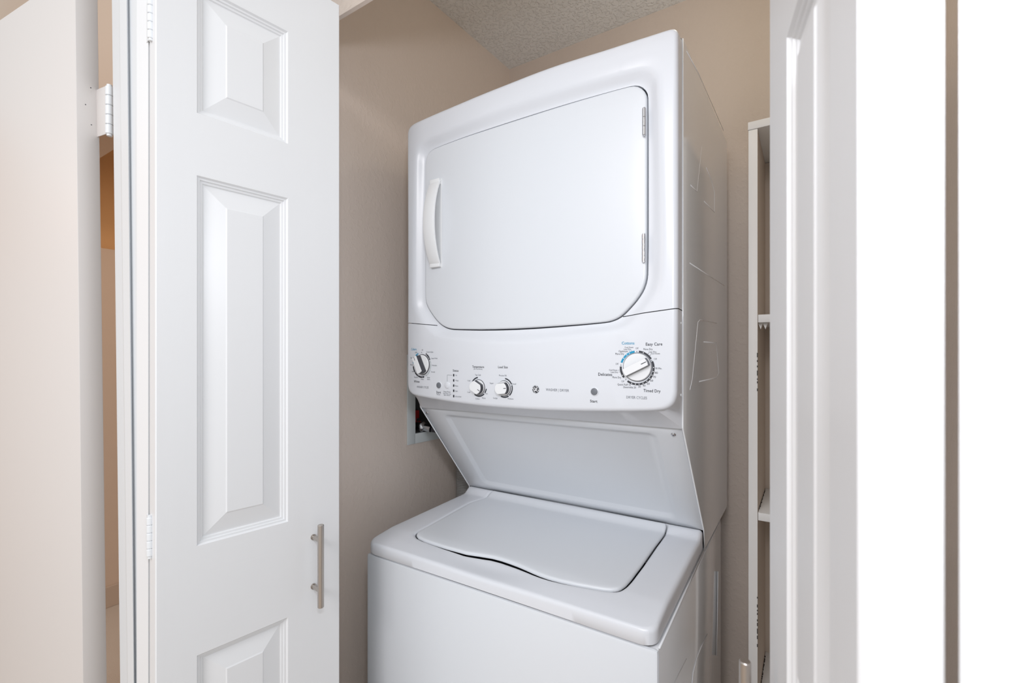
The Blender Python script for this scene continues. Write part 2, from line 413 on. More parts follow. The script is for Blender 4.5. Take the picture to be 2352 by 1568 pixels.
# split along the seam line into upper frame and control panel
l0, l1, r0_, r1_ = onf(934.5, 741.3), onf(997, 746.6), onf(1553, 708), onf(1425, 726)
for xc_ in (l1[0], r1_[0]): bmesh.ops.bisect_plane(bm, geom=bm.verts[:]+bm.edges[:]+bm.faces[:], plane_co=(xc_, 0, 0), plane_no=(1, 0, 0))
def seam_z(x):
    if x < XM: return l0[1]+(l1[1]-l0[1])*(x-l0[0])/(l1[0]-l0[0])
    return r0_[1]+(r1_[1]-r0_[1])*(x-r0_[0])/(r1_[0]-r0_[0])
for side in (-1, 1):
    a, b = (l0, l1) if side < 0 else (r1_, r0_)
    dx, dz = b[0]-a[0], b[1]-a[1]; L = math.hypot(dx, dz); no = Vector((-dz/L, 0, dx/L))
    for off in (-.0008, .0008):
        fs = [f for f in bm.faces if ((f.calc_center_median().x < l1[0]) if side < 0 else (f.calc_center_median().x > r1_[0])) and f.calc_center_median().z < EYE+.3]
        ge = list({v for f in fs for v in f.verts})+list({e for f in fs for e in f.edges})+fs
        bmesh.ops.bisect_plane(bm, geom=ge, plane_co=Vector((a[0], 0, a[1]))+no*off, plane_no=no)
up, low, mid_ = [], [], []
for f in bm.faces:
    c = f.calc_center_median(); dz = c.z-seam_z(c.x)
    if l1[0] < c.x < r1_[0]: dz = c.z-(EYE+.2)
    (up if dz > .0009 else low if dz < -.0009 else mid_).append(f.index if False else f)
bm.faces.index_update()
low_i = {f.index for f in low+mid_}; up_i = {f.index for f in up+mid_}
bm2 = bm.copy(); bm2.faces.ensure_lookup_table(); bm.faces.ensure_lookup_table()
bmesh.ops.delete(bm, geom=[bm.faces[i] for i in low_i], context='FACES')
bmesh.ops.delete(bm2, geom=[bm2.faces[i] for i in up_i], context='FACES')
part(obj('dryer_front_frame', bm, M['plastic'], ROOT, 40))
PANEL = part(obj('control_panel', bm2, M['plastic'], ROOT, 40))
# dark liner behind the seam and the door gap
bm = bmesh.new()
A = [bm.verts.new((pt(i, DI[i][2]-.012)[0], surf(pt(i, DI[i][2])[0])+.022, pt(i, DI[i][2]-.012)[1])) for i in range(N)]
B = [bm.verts.new((pt(i, DI[i][2]+.012)[0], surf(pt(i, DI[i][2])[0])+.026, pt(i, DI[i][2]+.012)[1])) for i in range(N)]
for k in range(N): bm.faces.new((A[k], A[(k+1) % N], B[(k+1) % N], B[k]))
box(bm, XL+.006, XL+.12, YF+.004+.012, YF+.03, l1[1]-.02, l0[1]+.02); box(bm, XRT-.17, XRT-.006, YF+.016, YF+.03, r0_[1]-.03, r0_[1]+.02)
part(obj('door_gasket', bm, M['gap'], ROOT))
# dryer door
bm = bmesh.new(); rings = []
def dring(ins, yo):
    rings.append([bm.verts.new((pt(i, DI[i][2]-ins)[0], surf(pt(i, DI[i][2]-ins)[0])+yo, pt(i, DI[i][2]-ins)[1])) for i in range(N)])
OFF = .0090
dring(.004, OFF+.016); dring(0, OFF+.015); dring(0, OFF+.004); dring(.0008, OFF+.0015); dring(.0025, OFF+.0003); dring(.005, OFF)
for k in (.9, .75, .6, .45, .3, .15):
    rings.append([bm.verts.new((lambda p: (p[0], surf(p[0])+OFF, p[1]))(pt(i, (DI[i][2]-.005)*k))) for i in range(N)])
for A, B in zip(rings, rings[1:]):
    for k in range(N): bm.faces.new((A[k], A[(k+1) % N], B[(k+1) % N], B[k]))
cv = bm.verts.new((cxd[0], surf(cxd[0])+OFF, cxd[1]))
for k in range(N): bm.faces.new((rings[-1][k], rings[-1][(k+1) % N], cv))
DDOOR = part(obj('dryer_door', bm, M['enamel'], ROOT, 40))
# bow handle on the dryer door
hx0, hzT = onf(1001, 409); _, hzB = onf(1009, 612)
xh = XL+.0; p1 = onf(1001, 505)
xa, xb = onf(985.5, 505)[0], onf(1019.5, 505)[0]
ys = surf(xa)+OFF; bm = bmesh.new(); n = 26; secs = []
for k in range(n+1):
    t = k/n; z = hzT+(hzB-hzT)*t; o = .031*math.sin(math.pi*t)**.72; th = .0046
    wd = .0335+.003*math.sin(math.pi*t)
    dzn = (math.cos(math.pi*t))*.0
    y = ys-o-.001
    row = [(xa+.001, y+.0035), (xa+.0005, y+.0008), (xa+.003, y-.0006), (xa+wd-.004, y-.0018), (xa+wd-.001, y-.0008), (xa+wd, y+.002), (xa+wd-.001, y+th)]
    secs.append([bm.verts.new((x, min(yy, ys+.002), z)) for x, yy in row]+[bm.verts.new((xa+.003, min(y+th+.0015, ys+.003), z))])
for A, B in zip(secs, secs[1:]):
    for k in range(8): bm.faces.new((A[k], A[(k+1) % 8], B[(k+1) % 8], B[k]))
bm.faces.new(secs[0]); bm.faces.new(secs[-1])
# feet closing the ends onto the door, and the thin base plate
box(bm, xa+.002, xa+.033, ys-.0095, ys+.001, hzT-.014, hzT-.0005, .0015)
box(bm, xa+.002, xa+.033, ys-.0095, ys+.001, hzB+.0005, hzB+.010, .0015)
box(bm, xa+.004, xa+.036, ys-.0014, ys+.001, hzB, hzT, .0006)
local(obj('door_handle', bm, M['knob'], DDOOR, 40), ROOT)
# chrome hinges of the dryer door
for (u, v0, v1, kn) in ((1478, 246, 309, 3), (1477, 536, 600, 5)):
    x, z1_ = onf(u, v0); _, z0_ = onf(u, v1); y = surf(x)+.004; bm = bmesh.new(); L = (z1_-z0_)/kn
    for k in range(kn):
        r = .0034; a = z0_+L*k
        tube(bm, [(x, y, a+.0003), (x, y, a+.0008), (x, y, a+L-.0008), (x, y, a+L-.0003)], r, 14, rs=[r*.85, r, r, r*.85])
    tube(bm, [(x, y, z0_-.001), (x, y, z1_+.001)], .0024, 10)
    local(obj('hinge', bm, M['chrome'], DDOOR, 35), ROOT)

# cabinet of the dryer: front edge, slanted notch above the washer, back
YD, ZD, ZK, YBK = 1.135, EYE-.402, EYE-.452, 1.500
side = [(YC, EYE+.605), (YC, ZCB), (YD, ZD), (YD+.012, ZK), (YBK, ZK), (YBK, EYE+.63)]
bm = bmesh.new()
a = [bm.verts.new((XRT, y, z)) for y, z in side]; b = [bm.verts.new((XL, y, z)) for y, z in side]
n = len(side); fa = bm.faces.new(a); fb = bm.faces.new(b)
for i in range(n):
    if i in (0, 1, 2): continue                 # front is covered by plastic, access panel and deck
    bm.faces.new((a[i], a[(i+1) % n], b[(i+1) % n], b[i]))
bmesh.ops.bevel(bm, geom=[e for e in bm.edges if len(e.link_faces) == 2 and fa in e.link_faces], offset=.004, segments=3, affect='EDGES')
# folded flange along the front edge catches a thin highlight
r_ = .0022
CABD = part(obj('dryer_cabinet', bm, M['enamel_side'], ROOT, 40))
for X in (XRT-.0012, XL+.0012):
    bm = bmesh.new(); tube(bm, [(X, YC, EYE+.602), (X, YC, ZCB+.004), (X, YC+.002, ZCB-.001), (X, YD, ZD), (X, YD+.012, ZK)], .0016, 8)
    part(obj('cabinet_flange', bm, M['enamel_side'], ROOT, True))
# stamped ribs on the right side of the cabinets
def side_rib(pts, r=.0022, nm='stamped_rib', par=None):
    bm = bmesh.new(); q = [atX(u, v, XRT) for u, v in pts]
    tube(bm, q, r, 8); 
    for v in bm.verts: v.co.x = XRT+(v.co.x-XRT)*.55
    local(obj(nm, bm, M['enamel_side'], par or CABD, True), ROOT)
for pl_ in ([(1586,425),(1601,440),(1612,337)], [(1617,462),(1641,487),(1641,440),(1633,410),(1622,385)], [(1584,604),(1664,656)],
            [(1584.5,895),(1590,872),(1603,740),(1608,734),(1646,742)], [(1616,785),(1645,787),(1651,856),(1645,868),(1606,876)], [(1577,118),(1605,170),(1662,300)]):
    side_rib(pl_, .0013)

# slanted access panel with a shallow recess and two screws
def ap(s, t, o=0):                 # s across 0..1, t down 0..1, o proud
    x = XL+.0015+(XRT-XL-.003)*s; y = YC+.004+(YD-YC-.004)*t; z = ZCB+.002+(ZD-ZCB-.002)*t
    L = math.hypot(YD-YC, ZD-ZCB); ny, nz = (ZD-ZCB)/L, -(YD-YC)/L
    return (x, y+ny*o*1.0, z+nz*o*1.0)
sl = math.hypot(YD-YC, ZD-ZCB); wd = XRT-XL
bm = bmesh.new()
def apring(x0, x1, y0, y1, o, r):
    pts = []
    for (cx_, cy_, a0) in ((x0+r, y0+r, 180), (x1-r, y0+r, 270), (x1-r, y1-r, 0), (x0+r, y1-r, 90)):
        for k in range(5): a_ = math.radians(a0+k*22.5); pts.append((cx_+r*math.cos(a_), cy_+r*math.sin(a_)))
    return [bm.verts.new(ap(px/wd, py/sl, o)) for px, py in pts]
R = [apring(0, wd, 0, sl+.004, -.008, .0004), apring(0, wd, 0, sl+.004, -.0012, .0004), apring(.0012, wd-.0012, .0012, sl+.003, 0, .0004), apring(.062, wd-.052, .022, sl-.020, 0, .018),
     apring(.066, wd-.056, .0255, sl-.0235, -.0008, .017), apring(.075, wd-.065, .032, sl-.031, -.0058, .014), apring(.078, wd-.068, .034, sl-.034, -.0064, .012)]
for A, B in zip(R, R[1:]):
    for k in range(20): bm.faces.new((A[k], A[(k+1) % 20], B[(k+1) % 20], B[k]))
bm.faces.new(R[-1])
AP = part(obj('access_panel', bm, M['enamel'], ROOT, 60))
for u, v in ((981, 947.5), (1547, 997)):
    q = ray(u, v); A0 = Vector(ap(0, 0)); nn = Vector((0, (ZD-ZCB)/sl, -(YD-YC)/sl)); den = nn.dot(Vector(q)); k = nn.dot(A0-Vector((0, 0, EYE)))/den
    c = Vector(q)*k+Vector((0, 0, EYE))
    bm = bmesh.new(); nn = -nn if nn.y > 0 else nn
    tube(bm, [c-nn*.001, c+nn*.0008, c+nn*.0022, c+nn*.0028], .004, 16, rs=[.0048, .0048, .0036, .002])
    tube(bm, [c+nn*.0026, c+nn*.0030], .0015, 6)
    for f in bm.faces: f.material_index = 0
    bm.faces.ensure_lookup_table()
    for f in bm.faces[-8:]: f.material_index = 1
    local(obj('screw', bm, [M['chrome'], M['dark']], AP, 35), ROOT)

# washer cabinet
YW, ZW = .742, EYE-.4695
bm = bmesh.new(); r = .007; pr_ = [(YBK-.11, .03), (YBK-.11, ZW)]
prism(bm, [(XRT-.001, YW+.006, .03), (XL+.001, YW+.006, .03), (XL+.001, YBK-.115, .03), (XRT-.001, YBK-.115, .03)],
          [(XRT-.001, YW+.006, ZW-.002), (XL+.001, YW+.006, ZW-.002), (XL+.001, YBK-.115, ZK-.001), (XRT-.001, YBK-.115, ZK-.001)], .003)
CABW = part(obj('washer_cabinet', bm, M['enamel_side'], ROOT, 40))
for X in (XRT-.0015, XL+.0015):
    bm = bmesh.new(); tube(bm, [(X, YW+.012, ZW-.001), (X, YD, ZK+.0015)], .0019, 8)
    part(obj('cabinet_flange', bm, M['enamel_side'], ROOT, True))
for pl_ in ([(1625,1457),(1611,1485),(1600,1512),(1592,1545),(1587,1600)], [(1649,1312),(1648,1400),(1646,1505)]): side_rib(pl_, .0018, par=CABW)
side_rib([(1577,1512),(1548,1568),(1520,1625)], .0006, 'side_reflection_line', CABW)  # thin ridge shaped after a line reflected in the side
bm = bmesh.new(); box(bm, XL, XRT, YW, YW+.010, .10, ZW, .0055)
part(obj('washer_front_panel', bm, M['enamel'], ROOT, 40))
bm = bmesh.new(); box(bm, XL+.02, XRT-.02, YW+.03, YW+.05, .0, .11)
part(obj('toe_panel', bm, M['dark'], ROOT))

# washer deck (plastic-like top) with the lid opening
ZT = [(.70, -.444), (.742, -.4405), (.775, -.4345), (.82, -.4285), (1.095, -.4195), (1.108, -.4185), (1.128, -.4045), (1.16, -.4025)]
def ztop(y):
    for (a, za), (b, zb) in zip(ZT, ZT[1:]):
        if y <= b:
            t = max(0, (y-a)/(b-a)); return EYE+za+(zb-za)*t
    return EYE+ZT[-1][1]
def ondeck(u, v):
    z = EYE-.42
    for _ in range(12):
        q = ray(u, v); k = (z-EYE)/q[2]; z = .5*z+.5*ztop(q[1]*k)
    return (q[0]*k, q[1]*k)
LIDPX = [(1134.4,1126.5),(1080,1155),(1040,1177),(985,1208),(966,1218),(957.5,1224),(957,1229),(961,1234),(975,1241),(995.5,1248),(1024.8,1257),(1072,1269.5),(1100,1273.5),(1131,1278.5),(1152,1284),(1171,1290.5),(1190,1297.5),(1207.6,1305),
         (1224,1312.5),(1240.5,1319.5),(1262,1327),(1288,1334),(1321,1341.4),(1368,1350),(1390,1353.5),(1405,1354.5),(1418,1353.5),(1427,1350),(1437,1343),(1449,1330),(1475,1296),(1505,1253),(1527,1221),(1530,1212),(1530.5,1201.5),(1420,1180.5),(1300,1158),(1200,1139)]
lid = smooth_closed([ondeck(*p) for p in LIDPX], 260)
# keep the back edge exactly against the access panel
lid = [(x, min(y, YD-.003)) for x, y in lid]
lc = (sum(p[0] for p in lid)/len(lid), sum(p[1] for p in lid)/len(lid))
def rrect(x0, x1, y0, y1, r):
    o = []
    for (cx_, cy_, a0, rr) in ((x0+r, y0+r, 180, r), (x1-r, y0+r, 270, r), (x1-.002, y1-.002, 0, .002), (x0+.002, y1-.002, 90, .002)):
        for k in range(7): a_ = math.radians(a0+k*15); o.append((cx_+rr*math.cos(a_), cy_+rr*math.sin(a_)))
    return o
dk = rrect(XL+.001, XRT-.004, YW-.001, YD+.004, .022)
ths2 = sorted([math.atan2(p[1]-lc[1], p[0]-lc[0]) for p in lid]+[math.atan2(p[1]-lc[1], p[0]-lc[0]) for p in dk])
t3 = [ths2[0]]
for t in ths2[1:]:
    if t-t3[-1] > .003: t3.append(t)
ths2 = t3; N2 = len(ths2)
LI = [((math.cos(t), math.sin(t)), hit(lid, lc, (math.cos(t), math.sin(t))), hit(dk, lc, (math.cos(t), math.sin(t)))) for t in ths2]
def lp(i, r): return lc[0]+LI[i][0][0]*r, lc[1]+LI[i][0][1]*r
# how far the wavy front lets fingers in: a shallow scoop in the deck
sx0, sy0 = ondeck(1120, 1296)
def scoop(x, y): return .0075*math.exp(-((x-sx0)/.10)**2-((y-sy0)/.028)**2)
bm = bmesh.new(); rings = []
def r2(f): rings.append([bm.verts.new(f(i)) for i in range(N2)])
LG = .0036
r2(lambda i: (lambda p: (p[0], p[1], ztop(p[1])-.022))(lp(i, LI[i][1]+LG)))
r2(lambda i: (lambda p: (p[0], p[1], ztop(p[1])-.0030-scoop(*p)))(lp(i, LI[i][1]+LG)))
for s, dz in ((.0015, .0018), (.004, .0004), (.008, 0)):
    r2(lambda i, s=s, dz=dz: (lambda p: (p[0], p[1], ztop(p[1])-dz-scoop(*p)))(lp(i, LI[i][1]+LG+min(s, max(0.0003, (LI[i][2]-.012-LI[i][1]-LG))*s/.009))))
for k in (.08, .16, .25, .36, .48, .6, .72, .84, .93, 1):
    def fk(i, k=k):
        a = LI[i][1]+LG+min(.008, max(.0003, (LI[i][2]-.012-LI[i][1]-LG))*.008/.009); b = max(a+.0003, LI[i][2]-.0085); x, y = lp(i, a+(b-a)*k); return (x, y, ztop(y)-scoop(x, y))
    r2(fk)
for an in (22, 45, 67, 90):
    def fr(i, an=an):
        a_ = math.radians(an); b = max(LI[i][2]-.0085, LI[i][1]+LG+.001); x, y = lp(i, b+(LI[i][2]-b)*math.sin(a_)); xb_, yb_ = lp(i, b); return (x, y, ztop(yb_)-scoop(xb_, yb_)-.0085*(1-math.cos(a_)))
    r2(fr)
def fz(i): x, y = lp(i, LI[i][2]); return (x, y, ZW+.0045+(ZK-ZW)*max(0, (y-YW)/(YD-YW)))
r2(fz)
def fz2(i): x, y = lp(i, LI[i][2]-.005); return (x, y, ZW+.0012+(ZK-ZW)*max(0, (y-YW)/(YD-YW)))
r2(fz2)
for A, B in zip(rings, rings[1:]):
    for k in range(N2): bm.faces.new((A[k], A[(k+1) % N2], B[(k+1) % N2], B[k]))
part(obj('washer_top', bm, M['plastic'], ROOT, 50))
bm = bmesh.new(); box(bm, XL+.02, XRT-.02, YW+.02, YD, ZW-.004, ZW+.0062)
part(obj('seam_liner', bm, M['gap'], ROOT))
# the lid: rolled edge and slightly raised, crease near the hinge side
bm = bmesh.new(); rings = []
def lidz(x, y): return ztop(y)+.0022
for ins, dz in ((.014, -.0085), (.003, -.0080), (.0004, -.0068), (0, -.0045), (.0008, -.0022), (.0025, -.0006), (.005, 0)):
    r2(lambda i, ins=ins, dz=dz: (lambda p: (p[0], p[1], lidz(*p)+dz))(lp(i, LI[i][1]-ins)))
r2(lambda i: (lambda p: (p[0], p[1], lidz(*p)))(lp(i, LI[i][1]-.011)))
for k in (.95, .9, .84, .76, .66, .55, .42, .28, .14):
    r2(lambda i, k=k: (lambda p: (p[0], p[1], lidz(*p)))(lp(i, (LI[i][1]-.011)*k)))
for A, B in zip(rings, rings[1:]):
    for k in range(N2): bm.faces.new((A[k], A[(k+1) % N2], B[(k+1) % N2], B[k]))
cv = bm.verts.new((lc[0], lc[1], lidz(*lc)))
for k in range(N2): bm.faces.new((rings[-1][k], rings[-1][(k+1) % N2], cv))
part(obj('washer_lid', bm, M['enamel'], ROOT, 50))

# ------------------------------------------------------------------ controls on the panel
def scale_at(u, v):
    x, z = onf(u, v); y = surf(x); d = -x*sn+y*cs; return d/FPX        # metres per pixel, vertical
def knob(name, u, v, r, ang, barw, h, side_m, fat=False):
    """round base and a raised grip bar; ang: pointer direction, degrees clockwise from up"""
    x0, z0 = onf(u, v); y0 = surf(x0); sl_ = -2*.010*(-(x0-XM))/.34**2   # dy/dx
    bm = bmesh.new()
    def Pt(a, b, o): return (x0+a, y0+sl_*a*1.0-o, z0+b)
    def disc(rad, levels, mi, n=40):
        R_ = [[bm.verts.new(Pt(rr*math.cos(2*math.pi*k/n), rr*math.sin(2*math.pi*k/n), o)) for k in range(n)] for rr, o in levels]
        for A, B in zip(R_, R_[1:]):
            for k in range(n): bm.faces.new((A[k], A[(k+1) % n], B[(k+1) % n], B[k])).material_index = mi
        bm.faces.new(R_[-1]).material_index = mi
    disc(r, [(r*1.07, -.002), (r*1.07, .0006), (r*1.02, .0010)], 1)
    disc(r, [(r*1.0, .0), (r*1.0, .0035), (r*.96, .0048)], 0)
    ca, sa = math.cos(math.radians(-ang)), math.sin(math.radians(-ang))
    def G(a, b, o): return Pt(a*ca-b*sa, a*sa+b*ca, o)                 # b along the pointer
    hw = barw/2; pts = []
    m_ = 8
    L_ = r*.97
    if fat:
        for k in range(m_+1): t = math.radians(-90+fat+(180-2*fat)*k/m_); pts.append((hw*1.0*(1 if k else 1), 0))
    pts = []
    a0 = math.asin(min(.95, hw/L_))
    for k in range(m_+1):
        t = -a0+2*a0*k/m_; pts.append((L_*math.sin(t), L_*math.cos(t)))
    for k in range(m_+1):
        t = math.pi-a0+2*a0*k/m_; pts.append((L_*math.sin(t), L_*math.cos(t)))
    A = [bm.verts.new(G(a, b, .0045)) for a, b in pts]; B = [bm.verts.new(G(a*.93, b*.97, h-.001)) for a, b in pts]; C_ = [bm.verts.new(G(a*.86, b*.94, h)) for a, b in pts]
    nn = len(pts)
    for k in range(nn): bm.faces.new((A[k], A[(k+1) % nn], B[(k+1) % nn], B[k])).material_index = 1
    for k in range(nn): bm.faces.new((B[k], B[(k+1) % nn], C_[(k+1) % nn], C_[k])).material_index = 0
    bm.faces.new(C_).material_index = 0
    # pointer line
    q = [G(-.0007, L_*.50, h+.0002), G(.0007, L_*.50, h+.0002), G(.0007, L_*.92, h+.0002), G(-.0007, L_*.92, h+.0002)]
    bm.faces.new([bm.verts.new(p) for p in q]).material_index = 2
    k_ = local(obj(name, bm, [M['knob'], side_m, M['ink']], PANEL, 35), ROOT)
    return x0, z0
def arc(bm, x0, z0, r, a0, a1, wdt, lift=.0005, mi=0):
    n = max(2, int(abs(a1-a0)/4)); V = []
    for k in range(n+1):
        t = math.radians(a0+(a1-a0)*k/n)
        row = []
        for rr in (r-wdt/2, r+wdt/2):
            x = x0+rr*math.sin(t); row.append(bm.verts.new((x, surf(x)-lift, z0+rr*math.cos(t))))
        V.append(row)
    for A, B in zip(V, V[1:]): bm.faces.new((A[0], A[1], B[1], B[0])).material_index = mi
def dot(bm, x, z, r, lift=.0009, mi=0, sq=1):
    bm.faces.new([bm.verts.new((x+r*sq*math.cos(k*math.pi/5), surf(x+r*math.cos(k*math.pi/5))-lift, z+r*math.sin(k*math.pi/5))) for k in range(10)]).material_index = mi
def words(items, m, name='printed_lettering', bold=0):
    """items: (text, u, v, cap height in pixels, target width in pixels or None); mapped on the panel surface"""
    bm = bmesh.new()
    for it in items:
        s, u, v, ch = it[:4]; wpx = it[4] if len(it) > 4 else None
        cu = bpy.data.curves.new('t', 'FONT'); cu.body = s; cu.align_x = 'CENTER'; cu.align_y = 'CENTER'; cu.size = 1; cu.resolution_u = 2; cu.offset = bold
        o = bpy.data.objects.new('t', cu); COL.objects.link(o)
        dg = bpy.context.evaluated_depsgraph_get(); me = bpy.data.meshes.new_from_object(o.evaluated_get(dg))
        bpy.data.objects.remove(o); bpy.data.curves.remove(cu)
        xs = [q.co.x for q in me.vertices]; ysx = [q.co.y for q in me.vertices]
        if not xs: continue
        k = ch*scale_at(u, v)/.69; x0, z0 = onf(u, v); wmid = (min(xs)+max(xs))/2
        kx = k
        if wpx:
            xa_, _ = onf(u-wpx/2, v); xb_, _ = onf(u+wpx/2, v); kx = (xb_-xa_)/(max(xs)-min(xs))
        tb = bmesh.new(); tb.from_mesh(me)
        for q in tb.verts:
            x = x0+(q.co.x-wmid)*kx; z = z0+(q.co.y)*k; q.co = (x, surf(x)-.00045, z)
        tm = bpy.data.meshes.new('tmp'); tb.to_mesh(tm); tb.free(); bm.from_mesh(tm); bpy.data.meshes.remove(tm); bpy.data.meshes.remove(me)
    return local(obj(name, bm, m, PANEL, recalc=False), ROOT)

# dryer dial
x0, z0 = onf(1463, 844.5); sc = scale_at(1463, 844); Rr = 37.6*sc
bm = bmesh.new(); wdt = 4.6*sc
arc(bm, x0, z0, Rr, -72, -8, wdt, mi=1)
for a0, a1 in ((7, 57), (66, 215), (233, 274)): arc(bm, x0, z0, Rr, a0, a1, wdt)
for a in (-38, -54, -27, 23, 88, 102, 115, 128.5, 143, 158, 172, 185, 198, 242): 
    t = math.radians(a); dot(bm, x0+Rr*math.sin(t), z0+Rr*math.cos(t), 1.1*sc, mi=2)
for a in (0, 62, 223, 279):
    t = math.radians(a); dot(bm, x0+Rr*math.sin(t), z0+Rr*math.cos(t), 1.0*sc)
for a in (38, 46, -18, -24, 262, 256):
    t = math.radians(a)
    p = [(x0+(Rr+q)*math.sin(t)+w_*math.cos(t), z0+(Rr+q)*math.cos(t)-w_*math.sin(t)) for q, w_ in ((.001, -.00025), (.001, .00025), (.0052, .00025), (.0052, -.00025))]
    bm.faces.new([bm.verts.new((x, surf(x)-.0005, z)) for x, z in p]).material_index = 1 if a in (-18, -24) else 0
local(obj('dial_ring', bm, [M['ink'], M['blue'], M['wink']], PANEL, recalc=False), ROOT)
knob('dryer_knob', 1464.3, 842.8, 31.5*sc, 63, 19*sc, .016, M['btn'])  # grey grip sides: shading put into their colour
tag(bpy.data.objects['dryer_knob'], 'large round white dryer cycle knob with a black pointer line')
# washer dial
x0, z0 = onf(969, 837.5); sc = scale_at(969, 838); Rr = 28.3*sc; wdt = 3.4*sc
bm = bmesh.new()
arc(bm, x0, z0, Rr, -84, -24, wdt, mi=1)
for a0, a1 in ((27, 66), (165, 262)): arc(bm, x0, z0, Rr, a0, a1, wdt)
arc(bm, x0, z0, Rr, 70, 152, wdt*.8, mi=3)
for a in (-30, -58, 34, 57, 176, 205, 232, 85, 110, 140): t = math.radians(a); dot(bm, x0+Rr*math.sin(t), z0+Rr*math.cos(t), .8*sc, mi=2)
dot(bm, x0, z0+Rr, .9*sc)
local(obj('dial_ring', bm, [M['ink'], M['blue'], M['wink'], M['lgrey']], PANEL, recalc=False), ROOT)
knob('washer_knob', 970.2, 837, 22.2*sc, -28, 16*sc, .021, M['dark'])
tag(bpy.data.objects['washer_knob'], 'white washer cycle knob with dark grey grip sides')
# temperature and load size knobs
for nm, u, v, ang, arcs in (('temperature_knob', 1100, 888, 118, ((-62, -8), (100, 128), (135, 215))), ('load_size_knob', 1158.5, 890.5, 84, ((6, 66), (72, 140), (147, 205)))):
    x0, z0 = onf(u, v); sc = scale_at(u, v); Rr = 21.5*sc
    bm = bmesh.new()
    for a0, a1 in arcs: arc(bm, x0, z0, Rr, a0, a1, 2.8*sc)
    local(obj('dial_ring', bm, M['ink'], PANEL, recalc=False), ROOT)
    knob(nm, u-.5, v+1, 17.0*sc, ang, 26.5*sc, .015, M['dark'])
# buttons
def button(name, u, v, r, m, h=.002, bez=True):
    x0, z0 = onf(u, v); y0 = surf(x0); bm = bmesh.new(); s_ = scale_at(u, v)
    if bez: tube(bm, [(x0, y0+.001, z0), (x0, y0-.0006, z0), (x0, y0-.0012, z0)], r, 28, rs=[r*s_*1.28, r*s_*1.26, r*s_*1.12])
    nf = len(bm.faces)
    tube(bm, [(x0, y0, z0), (x0, y0-h, z0), (x0, y0-h-.0006, z0)], r, 28, rs=[r*s_, r*s_, r*s_*.85])
    bm.faces.ensure_lookup_table()
    for f in bm.faces[nf:]: f.material_index = 1
    return local(obj(name, bm, [M['plastic'], m], PANEL, 40), ROOT)
button('start_button', 1365.5, 899, 8.2, M['btn'])
button('start_button', 1008.7, 884.5, 6.8, M['btn'])
button('rinse_button', 1027.7, 884.5, 6.6, M['plastic'])
for v in (861.3, 873.2, 885.2, 897, 909.3):
    x0, z0 = onf(1042.3, v); s_ = scale_at(1042, v); bm = bmesh.new(); yy = surf(x0)
    box(bm, x0-.0017, x0+.0017, yy-.0010, yy+.001, z0-2.7*s_, z0+2.7*s_, .0003)
    local(obj('status_light', bm, M['ink'], PANEL), ROOT)
bm = bmesh.new()                   # bracket line from the button to the first light
xA, zA = onf(1027.3, 877.5); xB, zB = onf(1039, 861.3)
for q in ((xA-.0003, xA+.0003, zA, zB), (xA, xB, zB-.0003, zB+.0003)):
    bm.faces.new([bm.verts.new((x, surf(x)-.0004, z)) for x, z in ((q[0], q[2]), (q[1], q[2]), (q[1], q[3]), (q[0], q[3]))])
local(obj('bracket_line', bm, M['ink2'], PANEL, recalc=False), ROOT)

words([('Cottons', 1442.5, 788, 6.6, 29)], M['blue'], bold=.008)
words([('Easy Care', 1502.3, 790.3, 6.8, 38), ('Delicates', 1390, 859.8, 6.6, 32), ('Timed Dry', 1497.5, 897.5, 6.8, 39), ('Start', 1363.9, 921.3, 6, 17)], M['ink'], bold=.008)
words([('DRYER CYCLES', 1462.3, 913, 6, 47), ('WASHER | DRYER', 1280, 895.8, 5.8, 53), ('WASHER CYCLES', 971, 889, 4.6, 27)], M['ink2'])
words([('More Dry', 1488.4, 801.8, 4.4, 21), ('Less Dry', 1499.3, 807.8, 3.6, 17), ('Cool Down', 1505.5, 811.8, 3.4, 21), ('90 Min.', 1513, 846, 4.2, 15), ('80', 1507.6, 856, 4.6, 6.5), ('70', 1503.3, 865.6, 4.6, 6.5),
       ('60', 1497, 874, 4.6, 6.5), ('50', 1489, 881.2, 4.6, 6.5), ('40', 1479.4, 885.4, 4.6, 6.5), ('30', 1469, 887.8, 4.6, 6), ('Dewrinkle 20', 1446.4, 889.3, 4.2, 29),
       ('Quick Fluff 10', 1433.4, 883.2, 4.2, 30), ('More Dry', 1416.7, 866.5, 4.4, 20), ('Less Dry', 1411.3, 854.4, 3.5, 16), ('Cool Down', 1408.6, 849.7, 3.4, 19),
       ('More Dry', 1423.4, 812.5, 4.4, 20), ('Optimum', 1431.5, 806.6, 4.2, 21), ('Less Dry', 1441, 802, 3.4, 16), ('Cool Down', 1444.8, 797.6, 3.3, 20)], M['ink'])
words([('Off', 1463.2, 799.8, 4, 6.5), ('Off', 1505.4, 824.4, 4, 7), ('Off', 1417.2, 835.6, 4, 6.5), ('Off', 1430.6, 875.6, 4, 6.5)], M['ink2'])
words([('Colors', 950.8, 802, 5.2, 12)], M['blue'], bold=.006)
words([('Whites', 957.4, 876, 5.2, 13), ('Start', 1007.6, 900.8, 5.6, 10.5), ('Status', 1046.8, 851, 5.2, 13), ('Temperature', 1098.3, 842.3, 5.4, 27), ('Load Size', 1155.2, 843, 5.4, 22)], M['ink'], bold=.004)
